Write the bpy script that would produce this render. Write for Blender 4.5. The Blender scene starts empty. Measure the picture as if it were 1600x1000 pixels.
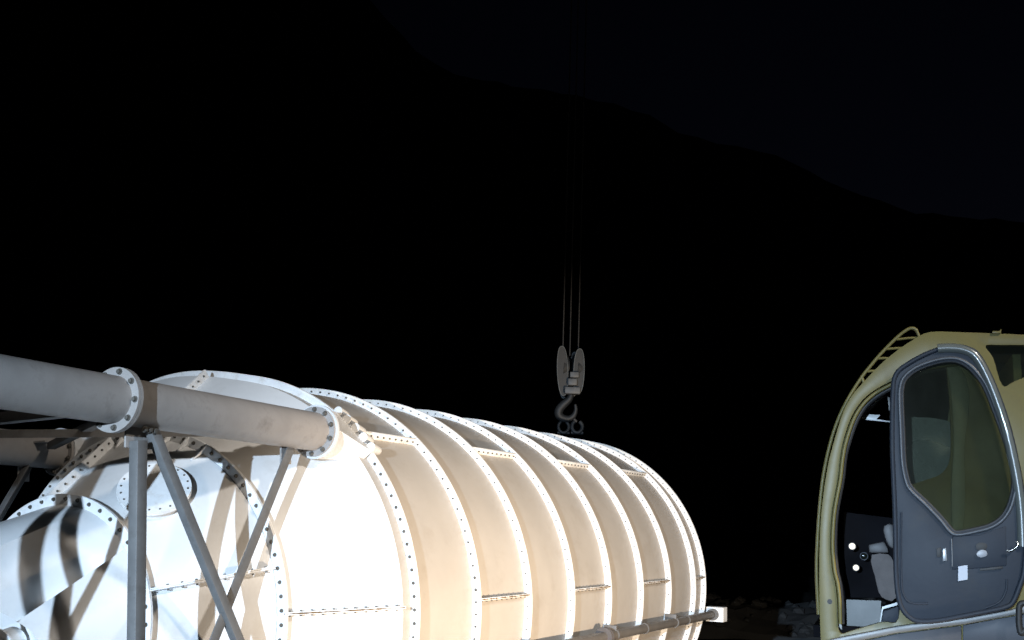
import bpy, bmesh, math, random
from mathutils import Vector, Matrix
random.seed(7)
scene = bpy.context.scene
COL = scene.collection
R = math.radians

# ------------------------------------------------------------------ camera
GZ = 2.33                                   # height of the camera above the yard
F_PX = 1793.0                               # focal length in pixels of a 1600 px wide frame
ROWS = ((0.999466, -0.032661, 0.0),
        (-0.005589, -0.171042, -0.985248),
        (0.032179, 0.984722, -0.171134))
MC = Matrix(ROWS)                           # camera axes -> world axes
cam = bpy.data.cameras.new('camera')
cam.sensor_fit = 'HORIZONTAL'
cam.sensor_width = 36.0
cam.lens = 36.0 * F_PX / 1600.0
cam.clip_start = 0.05
cam.clip_end = 5000.0
cam_o = bpy.data.objects.new('camera', cam)
COL.objects.link(cam_o)
cam_o.matrix_world = Matrix.Translation((0, 0, GZ)) @ MC.to_4x4()
scene.camera = cam_o

# ------------------------------------------------------------------ world, lamps, exposure
world = bpy.data.worlds.new('World')
scene.world = world
world.use_nodes = True
wn = world.node_tree
wn.nodes.clear()
sky = wn.nodes.new('ShaderNodeTexSky')
sky.sky_type = 'NISHITA'
sky.sun_disc = False
sky.sun_elevation = R(-4.0)
sky.sun_rotation = R(30)
bg = wn.nodes.new('ShaderNodeBackground')
bg.inputs['Strength'].default_value = 0.017
out = wn.nodes.new('ShaderNodeOutputWorld')
tint = wn.nodes.new('ShaderNodeMix')
tint.data_type = 'RGBA'
tint.blend_type = 'MULTIPLY'
tint.inputs['Factor'].default_value = 1.0
tint.inputs['B'].default_value = (0.75, 0.78, 1.25, 1)
wn.links.new(sky.outputs['Color'], tint.inputs['A'])
wn.links.new(tint.outputs['Result'], bg.inputs['Color'])
wn.links.new(bg.outputs['Background'], out.inputs['Surface'])

# frame of the silo lying on its side: origin at the centre of its first drum flange
AX = Vector((0.445578, 0.895243, 0.0))      # along the silo, away from the hopper
WX = Vector((0.895243, -0.445578, 0.0))     # sideways, towards the camera
ORG = Vector((-1.97417722, 8.12858432, GZ - 0.67670207))
def sw(t, a, z):
    return ORG + AX * t + WX * a + Vector((0, 0, z))
SILO_M = Matrix(((AX.x, WX.x, 0, ORG.x), (AX.y, WX.y, 0, ORG.y), (0, 0, 1, ORG.z), (0, 0, 0, 1)))
# local silo coordinates are (t, a, z); the triple is left-handed, so meshes built in it are flipped in build()

def spot(name, loc, target, energy, color, size_deg, blend, radius):
    l = bpy.data.lights.new(name, 'SPOT')
    l.energy = energy
    l.color = color
    l.spot_size = R(size_deg)
    l.spot_blend = blend
    l.shadow_soft_size = radius
    o = bpy.data.objects.new(name, l)
    COL.objects.link(o)
    o.location = loc
    o.rotation_euler = (Vector(target) - Vector(loc)).to_track_quat('-Z', 'Y').to_euler()
    return o
# cold headlamps of a vehicle behind and left of the photographer: a wide flat beam
hl = spot('headlamp_light', sw(-15.0, 5.3, 1.75), sw(2.6, 1.8, -0.9), 16500, (0.58, 0.77, 1.0), 40, 1.0, 0.05)
hl.scale = (1.0, 0.68, 1.0)
# warm work lamp low under the crane cab at the right
spot('work_light', Vector((3.2, 4.9, 0.75)), sw(2.7, 1.5, -0.3), 2350, (1.0, 0.80, 0.59), 102, 1.0, 0.08)
# added fill with no lamp seen, high behind the camera, lifts the drum tops
spot('fill_light', Vector((7.5, -2.5, 11.0)), sw(3.0, 1.4, -1.6), 6800, (1.0, 0.92, 0.83), 42, 0.9, 0.40)
scene.view_settings.view_transform = 'Standard'
scene.view_settings.look = 'None'
scene.view_settings.exposure = 0.0
scene.view_settings.gamma = 1.0

# ------------------------------------------------------------------ materials
def mat(name, color, rough=0.5, metal=0.0, var=0.12, scale=6.0, bump=0.0, bscale=40.0, stain=None, stain_amt=0.0,
        stain_scale=2.0, coat=0.0, spec=0.5, stretch=None):
    m = bpy.data.materials.new(name)
    m.use_nodes = True
    nt = m.node_tree
    b = nt.nodes['Principled BSDF']
    b.inputs['Roughness'].default_value = rough
    b.inputs['Metallic'].default_value = metal
    b.inputs['Specular IOR Level'].default_value = spec
    b.inputs['Coat Weight'].default_value = coat
    tc = nt.nodes.new('ShaderNodeTexCoord')
    src = tc.outputs['Object']
    if stretch:
        mp = nt.nodes.new('ShaderNodeMapping')
        mp.inputs['Scale'].default_value = stretch
        nt.links.new(src, mp.inputs['Vector'])
        src = mp.outputs['Vector']
    n = nt.nodes.new('ShaderNodeTexNoise')
    n.inputs['Scale'].default_value = scale
    n.inputs['Detail'].default_value = 6
    n.inputs['Roughness'].default_value = 0.6
    nt.links.new(src, n.inputs['Vector'])
    cr = nt.nodes.new('ShaderNodeValToRGB')
    c = Vector(color[:3])
    lo = c * (1 - var)
    hi = c * (1 + var)
    cr.color_ramp.elements[0].position = 0.3
    cr.color_ramp.elements[1].position = 0.7
    cr.color_ramp.elements[0].color = (lo[0], lo[1], lo[2], 1)
    cr.color_ramp.elements[1].color = (min(hi[0], .95), min(hi[1], .95), min(hi[2], .95), 1)
    nt.links.new(n.outputs['Fac'], cr.inputs['Fac'])
    last = cr.outputs['Color']
    if stain:
        n2 = nt.nodes.new('ShaderNodeTexNoise')
        n2.inputs['Scale'].default_value = stain_scale
        n2.inputs['Detail'].default_value = 9
        n2.inputs['Roughness'].default_value = 0.72
        nt.links.new(src, n2.inputs['Vector'])
        r2 = nt.nodes.new('ShaderNodeMapRange')
        r2.inputs['From Min'].default_value = 0.52
        r2.inputs['From Max'].default_value = 0.72
        r2.inputs['To Max'].default_value = stain_amt
        nt.links.new(n2.outputs['Fac'], r2.inputs['Value'])
        mx = nt.nodes.new('ShaderNodeMix')
        mx.data_type = 'RGBA'
        nt.links.new(r2.outputs['Result'], mx.inputs['Factor'])
        nt.links.new(last, mx.inputs['A'])
        mx.inputs['B'].default_value = (*stain, 1)
        last = mx.outputs['Result']
    nt.links.new(last, b.inputs['Base Color'])
    mr = nt.nodes.new('ShaderNodeMapRange')
    mr.inputs['To Min'].default_value = max(rough - 0.08, 0.03)
    mr.inputs['To Max'].default_value = min(rough + 0.12, 1)
    nt.links.new(n.outputs['Fac'], mr.inputs['Value'])
    nt.links.new(mr.outputs['Result'], b.inputs['Roughness'])
    if bump > 0:
        n3 = nt.nodes.new('ShaderNodeTexNoise')
        n3.inputs['Scale'].default_value = bscale
        n3.inputs['Detail'].default_value = 4
        nt.links.new(src, n3.inputs['Vector'])
        bp = nt.nodes.new('ShaderNodeBump')
        bp.inputs['Strength'].default_value = bump
        bp.inputs['Distance'].default_value = 0.01
        nt.links.new(n3.outputs['Fac'], bp.inputs['Height'])
        nt.links.new(bp.outputs['Normal'], b.inputs['Normal'])
    return m

def glass_mat(name, tint, rough=0.02, alpha=0.25):
    m = bpy.data.materials.new(name)
    m.use_nodes = True
    nt = m.node_tree
    b = nt.nodes['Principled BSDF']
    o = nt.nodes['Material Output']
    b.inputs['Base Color'].default_value = (*tint, 1)
    b.inputs['Roughness'].default_value = 0.08
    t = nt.nodes.new('ShaderNodeBsdfTransparent')
    t.inputs['Color'].default_value = (0.66, 0.68, 0.60, 1)
    n = nt.nodes.new('ShaderNodeTexNoise')
    n.inputs['Scale'].default_value = 5
    n.inputs['Detail'].default_value = 6
    mr = nt.nodes.new('ShaderNodeMapRange')
    mr.inputs['To Min'].default_value = alpha * 0.5
    mr.inputs['To Max'].default_value = alpha * 1.5
    nt.links.new(n.outputs['Fac'], mr.inputs['Value'])
    mx = nt.nodes.new('ShaderNodeMixShader')
    nt.links.new(mr.outputs['Result'], mx.inputs['Fac'])
    nt.links.new(t.outputs['BSDF'], mx.inputs[1])
    nt.links.new(b.outputs['BSDF'], mx.inputs[2])
    nt.links.new(mx.outputs['Shader'], o.inputs['Surface'])
    return m

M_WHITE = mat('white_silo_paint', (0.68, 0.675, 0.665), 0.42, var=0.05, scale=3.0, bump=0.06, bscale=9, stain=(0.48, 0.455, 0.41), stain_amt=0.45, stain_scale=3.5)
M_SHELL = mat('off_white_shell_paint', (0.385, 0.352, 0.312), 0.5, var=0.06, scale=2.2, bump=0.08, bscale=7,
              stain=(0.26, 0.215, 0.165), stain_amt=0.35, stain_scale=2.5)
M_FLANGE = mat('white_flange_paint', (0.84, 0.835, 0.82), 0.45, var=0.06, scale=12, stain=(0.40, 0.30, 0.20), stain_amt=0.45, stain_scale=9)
M_BOLT = mat('dull_steel_bolt', (0.11, 0.10, 0.085), 0.6, metal=0.2, var=0.3, scale=30)
M_RUST = mat('rusty_sealant', (0.16, 0.095, 0.04), 0.9, var=0.4, scale=30)
M_GREY = mat('grey_leg_paint', (0.36, 0.33, 0.305), 0.5, var=0.10, scale=5, bump=0.05, bscale=30, stain=(0.11, 0.095, 0.08),
             stain_amt=0.5, stain_scale=5)
M_BRACE = mat('grey_brace_paint', (0.15, 0.147, 0.143), 0.5, var=0.12, scale=8, bump=0.05, bscale=30, stain=(0.06, 0.05, 0.04),
              stain_amt=0.5, stain_scale=7)
M_FILL = mat('grey_fill_pipe_paint', (0.12, 0.11, 0.10), 0.45, var=0.12, scale=9, stain=(0.1, 0.08, 0.06), stain_amt=0.4, stain_scale=8)
M_HOOK = mat('worn_hook_steel', (0.022, 0.025, 0.028), 0.55, metal=0.3, var=0.35, scale=9, bump=0.2, bscale=40)
M_ROPE = mat('wire_rope_steel', (0.035, 0.036, 0.037), 0.6, metal=0.0, var=0.3, scale=20)
M_CAB = mat('cream_cab_paint', (0.115, 0.098, 0.034), 0.38, var=0.06, scale=4, stain=(0.07, 0.058, 0.03), stain_amt=0.5, stain_scale=4, coat=0.0, spec=0.2)
M_CABG = mat('grey_door_lining', (0.016, 0.021, 0.030), 0.55, spec=0.22, var=0.10, scale=3, bump=0.06, bscale=50, stain=(0.03, 0.03, 0.03),
             stain_amt=0.5, stain_scale=4)
M_SEAL = mat('black_rubber', (0.012, 0.012, 0.012), 0.6, var=0.2)
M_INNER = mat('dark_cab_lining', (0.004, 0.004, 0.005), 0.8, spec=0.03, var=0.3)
M_SEAT = mat('grey_seat_fabric', (0.24, 0.27, 0.33), 0.85, var=0.1, scale=20, bump=0.3, bscale=160)
M_OLIVE = mat('olive_back_panel', (0.13, 0.135, 0.06), 0.5, var=0.12, scale=3)
M_STICK = mat('white_paper_label', (0.36, 0.39, 0.44), 0.6, var=0.04, scale=30)
M_CLOTH = mat('pale_stained_fabric', (0.09, 0.08, 0.077), 0.85, var=0.2, scale=12, bump=0.3, bscale=60)
M_PLATE = mat('grey_floor_plate', (0.07, 0.076, 0.074), 0.5, var=0.1, scale=8)
M_CHROME = mat('bright_metal', (0.85, 0.82, 0.75), 0.18, metal=1.0, var=0.05)
M_GLASS = glass_mat('tinted_glass', (0.03, 0.035, 0.03), alpha=0.15)

def lamp_glow(name, color, strength):
    m = bpy.data.materials.new(name)
    m.use_nodes = True
    b = m.node_tree.nodes['Principled BSDF']
    b.inputs['Base Color'].default_value = (0.6, 0.55, 0.45, 1)
    b.inputs['Emission Color'].default_value = (*color, 1)
    b.inputs['Emission Strength'].default_value = strength
    return m
M_LAMP = lamp_glow('lit_indicator', (1.0, 0.86, 0.62), 0.8)

# ------------------------------------------------------------------ helpers
def tag(o, label=None, cat=None, group=None, kind=None):
    if label: o['label'] = label
    if cat: o['category'] = cat
    if group: o['group'] = group
    if kind: o['kind'] = kind
    return o
def build(name, bm, m, parent=None, flip=False, smooth=40, mats=None):
    bmesh.ops.remove_doubles(bm, verts=bm.verts, dist=1e-6)
    bmesh.ops.recalc_face_normals(bm, faces=bm.faces)
    me = bpy.data.meshes.new(name)
    bm.to_mesh(me)
    bm.free()
    for mm in (mats or [m]): me.materials.append(mm)
    o = bpy.data.objects.new(name, me)
    COL.objects.link(o)
    if smooth:
        for p in me.polygons: p.use_smooth = True
        me.set_sharp_from_angle(angle=R(smooth))
    if parent: o.parent = parent
    return o
def empty(name, loc, rz=0.0):
    o = bpy.data.objects.new(name, None)
    o.empty_display_size = 0.3
    COL.objects.link(o)
    o.location = loc
    o.rotation_euler = (0, 0, rz)
    return o
def link_in(bm, verts): return [bm.verts.new(v) for v in verts]
def box(bm, c, ax, ay, az, hx, hy, hz, bev=0.0):
    """box with centre c and half sizes along unit axes"""
    c = Vector(c)
    vs = []
    for i in (-1, 1):
        for j in (-1, 1):
            for k in (-1, 1):
                vs.append(bm.verts.new(c + ax * hx * i + ay * hy * j + az * hz * k))
    fs = [(0, 1, 3, 2), (4, 6, 7, 5), (0, 4, 5, 1), (2, 3, 7, 6), (0, 2, 6, 4), (1, 5, 7, 3)]
    faces = [bm.faces.new([vs[i] for i in f]) for f in fs]
    if bev > 0:
        es = set(e for f in faces for e in f.edges)
        bmesh.ops.bevel(bm, geom=list(es), offset=bev, segments=2, profile=0.5, affect='EDGES')
def basis(d):
    d = Vector(d).normalized()
    u = d.cross(Vector((0, 0, 1)))
    if u.length < 1e-3: u = d.cross(Vector((0, 1, 0)))
    u.normalize()
    return d, u, d.cross(u).normalized()
def tube(bm, p0, p1, r, seg=24, r2=None, hollow=0.0, caps=True):
    p0, p1 = Vector(p0), Vector(p1)
    d, u, v = basis(p1 - p0)
    r2 = r if r2 is None else r2
    def ring(p, rr): return [bm.verts.new(p + (u * math.cos(2 * math.pi * i / seg) + v * math.sin(2 * math.pi * i / seg)) * rr) for i in range(seg)]
    a, b = ring(p0, r), ring(p1, r2)
    for i in range(seg):
        j = (i + 1) % seg
        bm.faces.new((a[i], a[j], b[j], b[i]))
    if hollow:
        c, e = ring(p0, hollow), ring(p1, hollow)
        for i in range(seg):
            j = (i + 1) % seg
            bm.faces.new((c[j], c[i], e[i], e[j]))
            bm.faces.new((a[j], a[i], c[i], c[j]))
            bm.faces.new((b[i], b[j], e[j], e[i]))
    elif caps:
        bm.faces.new(a[::-1]); bm.faces.new(b)
def polytube(bm, pts, r, seg=10, closed=False, radii=None):
    pts = [Vector(p) for p in pts]
    n = len(pts)
    rings = []
    up = None
    for i, p in enumerate(pts):
        if closed: d = pts[(i + 1) % n] - pts[i - 1]
        else: d = pts[min(i + 1, n - 1)] - pts[max(i - 1, 0)]
        d.normalize()
        if up is None: _, up, _ = basis(d)
        up = (up - d * up.dot(d)).normalized()
        v = d.cross(up)
        rr = radii[i] if radii else r
        rings.append([bm.verts.new(p + (up * math.cos(2 * math.pi * k / seg) + v * math.sin(2 * math.pi * k / seg)) * rr) for k in range(seg)])
    for i in range(n if closed else n - 1):
        a, b = rings[i], rings[(i + 1) % n]
        for k in range(seg):
            j = (k + 1) % seg
            bm.faces.new((a[k], a[j], b[j], b[k]))
    if not closed:
        bm.faces.new(rings[0][::-1]); bm.faces.new(rings[-1])
def smooth_path(pts, n=8, closed=False):
    pts = [Vector(p) for p in pts]
    out = []
    m = len(pts)
    for i in range(m if closed else m - 1):
        if closed: p0, p1, p2, p3 = pts[i - 1], pts[i], pts[(i + 1) % m], pts[(i + 2) % m]
        else: p0, p1, p2, p3 = pts[max(i - 1, 0)], pts[i], pts[i + 1], pts[min(i + 2, m - 1)]
        for k in range(n):
            t = k / n
            out.append(0.5 * ((2 * p1) + (p2 - p0) * t + (2 * p0 - 5 * p1 + 4 * p2 - p3) * t * t + (3 * p1 - p0 - 3 * p2 + p3) * t ** 3))
    if not closed: out.append(pts[-1])
    return out

# ------------------------------------------------------------------ setting: yard, mountain
def fbm(x, y, s=0):
    v = 0; a = 1; f = 1
    for k in range(4):
        v += a * math.sin(x * f * 1.3 + 1.7 * math.sin(y * f * 0.9 + k + s) + k * 2.1 + s) * math.cos(y * f * 1.1 + 1.3 * math.sin(x * f * 0.7 - k + s))
        a *= 0.5; f *= 2.03
    return v
M_GROUND = mat('stony_yard', (0.05, 0.052, 0.054), 0.9, var=0.5, scale=1.2, bump=0.8, bscale=5, stain=(0.05, 0.047, 0.04), stain_amt=0.8, stain_scale=0.6)
M_MOUNT = mat('dark_mountain', (0.16, 0.165, 0.15), 0.95, var=0.3, scale=0.02)
bm = bmesh.new()
xs = [-1500, -600, -200, -80, -40] + [-25 + i * 1.0 for i in range(75)] + [60, 90, 200, 600, 1500]
ys = [-300, -80, -20, -8] + [-4 + i * 1.0 for i in range(60)] + [62, 75, 110, 200, 500, 1200, 2600]
grid = {}
for i, x in enumerate(xs):
    for j, y in enumerate(ys):
        d = math.hypot(x, y)
        h = 0.0
        if d > 16:
            k = min(1, (d - 16) / 10.0)
            h = k * 0.16 * fbm(x * 0.6, y * 0.6) + k * 0.05 * fbm(x * 2.1, y * 2.3, 3)
        if d > 100: h = 0
        grid[i, j] = bm.verts.new((x, y, h))
for i in range(len(xs) - 1):
    for j in range(len(ys) - 1):
        bm.faces.new((grid[i, j], grid[i + 1, j], grid[i + 1, j + 1], grid[i, j + 1]))
tag(build('ground', bm, M_GROUND), kind='structure')

# low heap of rubble behind the silo
def rubble(name, cx, cy, lx, ly, h, seed, rz, label):
    e = bmesh.new()
    nx, ny = 48, 20
    g = {}
    for i in range(nx + 1):
        for j in range(ny + 1):
            u = i / nx * 2 - 1; v = j / ny * 2 - 1
            k = max(0, 1 - u * u) ** 0.6 * max(0, 1 - v * v) ** 0.7
            x = u * lx; y = v * ly
            z = h * k * (0.75 + 0.22 * fbm(x * 0.9, y * 1.1, seed)) + 0.10 * k * fbm(x * 4, y * 4, seed + 2)
            g[i, j] = e.verts.new((x, y, max(z, 0) - 0.05 - (0.2 if k == 0 else 0)))
    for i in range(nx):
        for j in range(ny):
            e.faces.new((g[i, j], g[i + 1, j], g[i + 1, j + 1], g[i, j + 1]))
    # bottom skirt so the heap is a closed body
    rim = [g[i, 0] for i in range(nx + 1)] + [g[nx, j] for j in range(1, ny + 1)] + [g[i, ny] for i in range(nx - 1, -1, -1)] + [g[0, j] for j in range(ny - 1, 0, -1)]
    low = [e.verts.new((q.co.x, q.co.y, -0.4)) for q in rim]
    for i in range(len(rim)):
        j = (i + 1) % len(rim)
        e.faces.new((rim[i], low[i], low[j], rim[j]))
    e.faces.new(low)
    rnd = random.Random(seed)
    for k in range(420):
        u = rnd.uniform(-.9, .9); v = rnd.uniform(-.9, .6)
        kk = max(0, 1 - u * u) ** 0.6 * max(0, 1 - v * v) ** 0.7
        z = h * kk * (0.75 + 0.22 * fbm(u * lx * 0.9, v * ly * 1.1, seed))
        s = rnd.uniform(.03, .15)
        q = bmesh.ops.create_icosphere(e, subdivisions=1, radius=s)
        for w in q['verts']:
            w.co = Vector((w.co.x * rnd.uniform(.8, 1.3), w.co.y * rnd.uniform(.8, 1.3), w.co.z * rnd.uniform(.5, 1))) + Vector((u * lx, v * ly, z))
    o = build(name, e, M_GROUND, smooth=0)
    o.location = (cx, cy, 0); o.rotation_euler = (0, 0, rz)
    return tag(o, label, 'rubble heap')
rubble('rubble_heap', 4.9, 27.0, 6.5, 2.4, 0.95, 5, R(-6), 'low dim heap of earth and stones behind the far end of the white silo')

bm = bmesh.new()
ridge = [(-2400, -40), (-900, -420), (-300, -300), (200, -260), (420, -160), (560, -20), (650, 80), (710, 116), (800, 134), (902, 149), (960, 163), (1015, 180), (1060, 208), (1120, 224),
         (1184, 236), (1240, 253), (1290, 284), (1375, 315), (1431, 332), (1510, 340), (1600, 346), (1760, 380), (2100, 520), (2600, 640), (3400, 700)]
def world_ray(px, py):
    return MC @ Vector(((px - 800) / F_PX, -(py - 500) / F_PX, -1))
prev = None
fine = []
for (x0, y0), (x1, y1) in zip(ridge, ridge[1:]):
    n = max(2, int(abs(x1 - x0) / 22))
    for k in range(n):
        t = k / n
        fine.append((x0 + (x1 - x0) * t, y0 + (y1 - y0) * t + 1.6 * math.sin(x0 * .3 + k * 1.9) + 1.0 * math.sin(k * 3.1 + x1)))
for px, py in fine:
    r = world_ray(px, py)
    h = Vector((r.x, r.y)).length
    s = (900 + 60 * math.sin(px * 0.006)) / h
    top = Vector((r.x * s, r.y * s, r.z * s + GZ))
    az = Vector((r.x, r.y, 0)) / h
    col = []
    for q, (dd, hh) in enumerate(((-430, -0.01), (-330, 0.16), (-240, 0.36), (-150, 0.60), (-70, 0.83), (0, 1.0), (120, 0.8), (300, 0.3), (500, -0.01))):
        z = top.z * hh
        w = 10 * fbm(px * 0.02, q * 1.3) * (1 if q not in (0, 5, 8) else 0)
        pt = Vector((top.x, top.y, 0)) + az * (dd + w)
        col.append(bm.verts.new((pt.x, pt.y, z - (3 if q in (0, 8) else 0) + (w * 0.5 if q < 5 else 0))))
    if prev:
        for q in range(len(col) - 1):
            bm.faces.new((prev[q], col[q], col[q + 1], prev[q + 1]))
    prev = col
tag(build('mountain', bm, M_MOUNT), kind='structure')

# ------------------------------------------------------------------ silo lying on its side
silo = empty('cement_silo', (ORG.x, ORG.y, 0))
tag(silo, 'huge white bolted steel silo lying on its side with ribbed drum and cone hopper', 'silo')
def sp(t, a, z):                            # silo coordinates -> local to the silo's empty
    v = sw(t, a, z)
    return Vector((v.x - ORG.x, v.y - ORG.y, v.z))
def cyl(t, r, ang):
    s = R(ang)
    return sp(t, r * math.cos(s), r * math.sin(s))
def bulge(an, r):
    # the big end of the hopper is visibly out of round on its upper far side
    an = an % 360
    f = min(max((an - 82) / 43, 0), 1) if an < 180 else min(max((262 - an) / 60, 0), 1)
    f = f * f * (3 - 2 * f)
    return 0.165 * f * min(max((r - 1.12) / (1.60 - 1.12), 0), 1)
def revolve(bm, prof, seg=180, a0=0.0, a1=360.0, closed_prof=True, wob=0.0, oval=False):
    full = abs(a1 - a0 - 360) < 1e-6
    n = seg
    rings = []
    for i in range(n if full else n + 1):
        an = a0 + (a1 - a0) * i / n
        rings.append([bm.verts.new(cyl(t, r + wob * math.sin(R(an) * 7 + t * 5) + (bulge(an, r) if oval else 0), an)) for t, r in prof])
    m = len(prof)
    for i in range(n if full else n):
        A, B = rings[i], rings[(i + 1) % len(rings)]
        for k in range(m if closed_prof else m - 1):
            j = (k + 1) % m
            bm.faces.new((A[k], B[k], B[j], A[j]))
    if not full and closed_prof:
        bm.faces.new(rings[0]); bm.faces.new(rings[-1][::-1])

SPC = 0.8279
RB, RS, RO = 1.600, 1.574, 1.627            # bolt circle, shell, flange rim
flange_t = [i * SPC for i in range(8)] + [6.163]
bolt_jobs = []                              # (centre, normal, size, parent key)
ring_objs = []
NB = 122
PH = [0.4 + 0.0 * i for i in range(9)]
SEAM = [(4.3, 94.3, 184.3, 274.3), (49.3, 139.3, 229.3, 319.3)]

def flange(t, rin, rout, th=0.014, name='ring_flange', oval=False):
    b = bmesh.new()
    # two mating rings with a fine joint between them
    revolve(b, [(t - th, rin), (t - th, rout - 0.003), (t - th + 0.003, rout), (t - 0.0015, rout), (t - 0.0015, rin)], oval=oval)
    revolve(b, [(t + 0.0015, rin), (t + 0.0015, rout), (t + th - 0.003, rout), (t + th, rout - 0.003), (t + th, rin)], oval=oval)
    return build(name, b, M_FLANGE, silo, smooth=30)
def hexbolt(bm, c, n, r, h, spin=0.0, washer=True):
    d, u, v = basis(n)
    c = Vector(c)
    if washer: tube(bm, c - d * 0.001, c + d * h * 0.28, r * 1.35, 10)
    k = 6
    a = [bm.verts.new(c + d * h * .28 + (u * math.cos(spin + i * math.pi / 3) + v * math.sin(spin + i * math.pi / 3)) * r) for i in range(k)]
    b2 = [bm.verts.new(c + d * h + (u * math.cos(spin + i * math.pi / 3) + v * math.sin(spin + i * math.pi / 3)) * r * .92) for i in range(k)]
    for i in range(k):
        j = (i + 1) % k
        bm.faces.new((a[i], a[j], b2[j], b2[i]))
    bm.faces.new(b2)
def add_ring_bolts(t, rb, n, ph, th, size, parent, skip=None):
    d = -(sp(1, 0, 0) - sp(0, 0, 0))
    for i in range(n):
        an = (ph + 360.0 * i / n + 180) % 360 - 180
        if skip and skip[0] < an < skip[1]: continue
        bolt_jobs.append((cyl(t - th, rb, an), d, size, parent))

for i, t in enumerate(flange_t):
    f = flange(t, RS - 0.004, RO, oval=(i == 0))
    ring_objs.append(f)
    add_ring_bolts(t, RB, NB, 0.55 + (0.3 * i) % 2, 0.014, 0.0080 if i < 2 else 0.0066, f, skip=(47, 181) if i == 0 else None)
# shells of the drum, each made of four panels with standing bolted seams
def seam_bar(name, t0, r0, t1, r1, ang, h=0.050, th=0.007, nb=10, parent=None, side=-1, mat_=None, bs=0.0078, inset=0.05):
    b = bmesh.new()
    P0, P1 = cyl(t0, r0, ang), cyl(t1, r1 + (bulge(ang, r1) if mat_ else 0), ang)
    d = (P1 - P0).normalized()
    ctr0 = cyl(t0, 0, ang); radial = (cyl(0, 1, ang) - cyl(0, 0, ang)).normalized()
    tang = radial.cross(sp(1, 0, 0) - sp(0, 0, 0)).normalized()
    if (cyl(0, 1, ang + 5) - cyl(0, 1, ang)).dot(tang) < 0: tang = -tang
    rad = (radial - d * radial.dot(d)).normalized()
    L = (P1 - P0).length
    for s in (-1, 1):
        box(b, (P0 + P1) / 2 + rad * (h / 2 - 0.006) + tang * s * (th / 2 + 0.001), d, rad, tang, L / 2, h / 2 + 0.006, th / 2, 0.0015)
    o = build(name, b, mat_ or M_FLANGE, parent or silo, smooth=30)
    if ang < 10:
        b = bmesh.new()
        # ragged bead of rusty sealant squeezed out of the joint
        npt = 40
        rr_ = random.Random(int(t0 * 100) + 5)
        polytube(b, [P0 + d * L * (.01 + .98 * q_ / (npt - 1)) + rad * (h + .001) for q_ in range(npt)], .004, 6, radii=[rr_.uniform(.002, .0062) for _ in range(npt)])
        build('joint_sealant', b, M_RUST, o if (parent is None or parent is silo) else parent, smooth=40)
    for k in range(nb):
        q = inset + (L - 2 * inset) * k / (nb - 1)
        for s in (-1, 1):
            bolt_jobs.append((P0 + d * q + rad * (h * 0.55) + tang * s * (th + 0.001), tang * s, bs, o))
    return o
for i in range(8):
    t0, t1 = flange_t[i] + 0.014, flange_t[i + 1] - 0.014
    b = bmesh.new()
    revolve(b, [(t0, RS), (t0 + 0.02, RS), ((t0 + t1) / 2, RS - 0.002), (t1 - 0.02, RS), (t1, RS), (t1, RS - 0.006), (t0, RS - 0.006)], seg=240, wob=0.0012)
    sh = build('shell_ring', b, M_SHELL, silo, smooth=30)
    L = t1 - t0
    for an in SEAM[(i + 1) % 2]:
        if i == 7 and an != 4.3: continue
        seam_bar('seam_flange', t0 + 0.001, RS, t1 - 0.001, RS, an, nb=max(3, int(round(10 * L / 0.8))), parent=sh, inset=0.045)
# stiffening lip just before the last flange, and the domed far end
b = bmesh.new()
revolve(b, [(6.163 + 0.014, RS), (6.163 + 0.05, RS), (6.163 + 0.30, 1.30), (6.163 + 0.48, 0.8), (6.163 + 0.55, 0.02),
            (6.163 + 0.545, 0.02), (6.163 + 0.475, 0.8), (6.163 + 0.295, 1.29), (6.163 + 0.05, RS - .006), (6.163 + 0.014, RS - .006)], seg=120)
build('end_cap', b, M_SHELL, silo, smooth=30)

# hopper: collar, upper cone, lower cone
TL, RLb = -0.760, 1.150
TM, RMb = -1.400, 0.712
b = bmesh.new()
revolve(b, [(-0.115, RS), (-0.014, RS), (-0.014, RS - .006), (-0.115, RS - .006)], seg=240, oval=True)
build('collar', b, M_SHELL, silo, smooth=30)
b = bmesh.new()
revolve(b, [(TL + .013, RLb - 0.035), (-0.118, RS + 0.001), (-0.115, RS + 0.003), (-0.112, RS), (-0.118, RS - .008), (TL + .013, RLb - .043)], seg=240, oval=True)
cone1 = build('upper_cone', b, M_WHITE, silo, smooth=25)
b = bmesh.new()
revolve(b, [(TM + .012, RMb - 0.035), (TL - .013, RLb - 0.035), (TL - .013, RLb - .043), (TM + .012, RMb - .043)], seg=240)
cone2 = build('lower_cone', b, M_WHITE, silo, smooth=25)
fl = flange(TL, RLb - 0.033, RLb + 0.030, 0.013)
add_ring_bolts(TL, RLb, 88, 1.2, 0.013, 0.0092, fl)
fm = flange(TM, RMb - 0.036, RMb + 0.030, 0.012)
add_ring_bolts(TM, RMb, 46, 3.1, 0.012, 0.0095, fm)
for an in (4.3, 94.3, 184.3, 274.3):
    seam_bar('seam_flange', TL + .016, RLb - 0.035, -0.119, RS, an, nb=11, parent=cone1, h=0.06, mat_=M_FLANGE)
for an in (17.8, 105.0, 197.8, 287.8):
    seam_bar('seam_flange', TM + .014, RMb - 0.035, TL - .016, RLb - 0.035, an, nb=9, parent=cone2, h=0.06)
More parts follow.
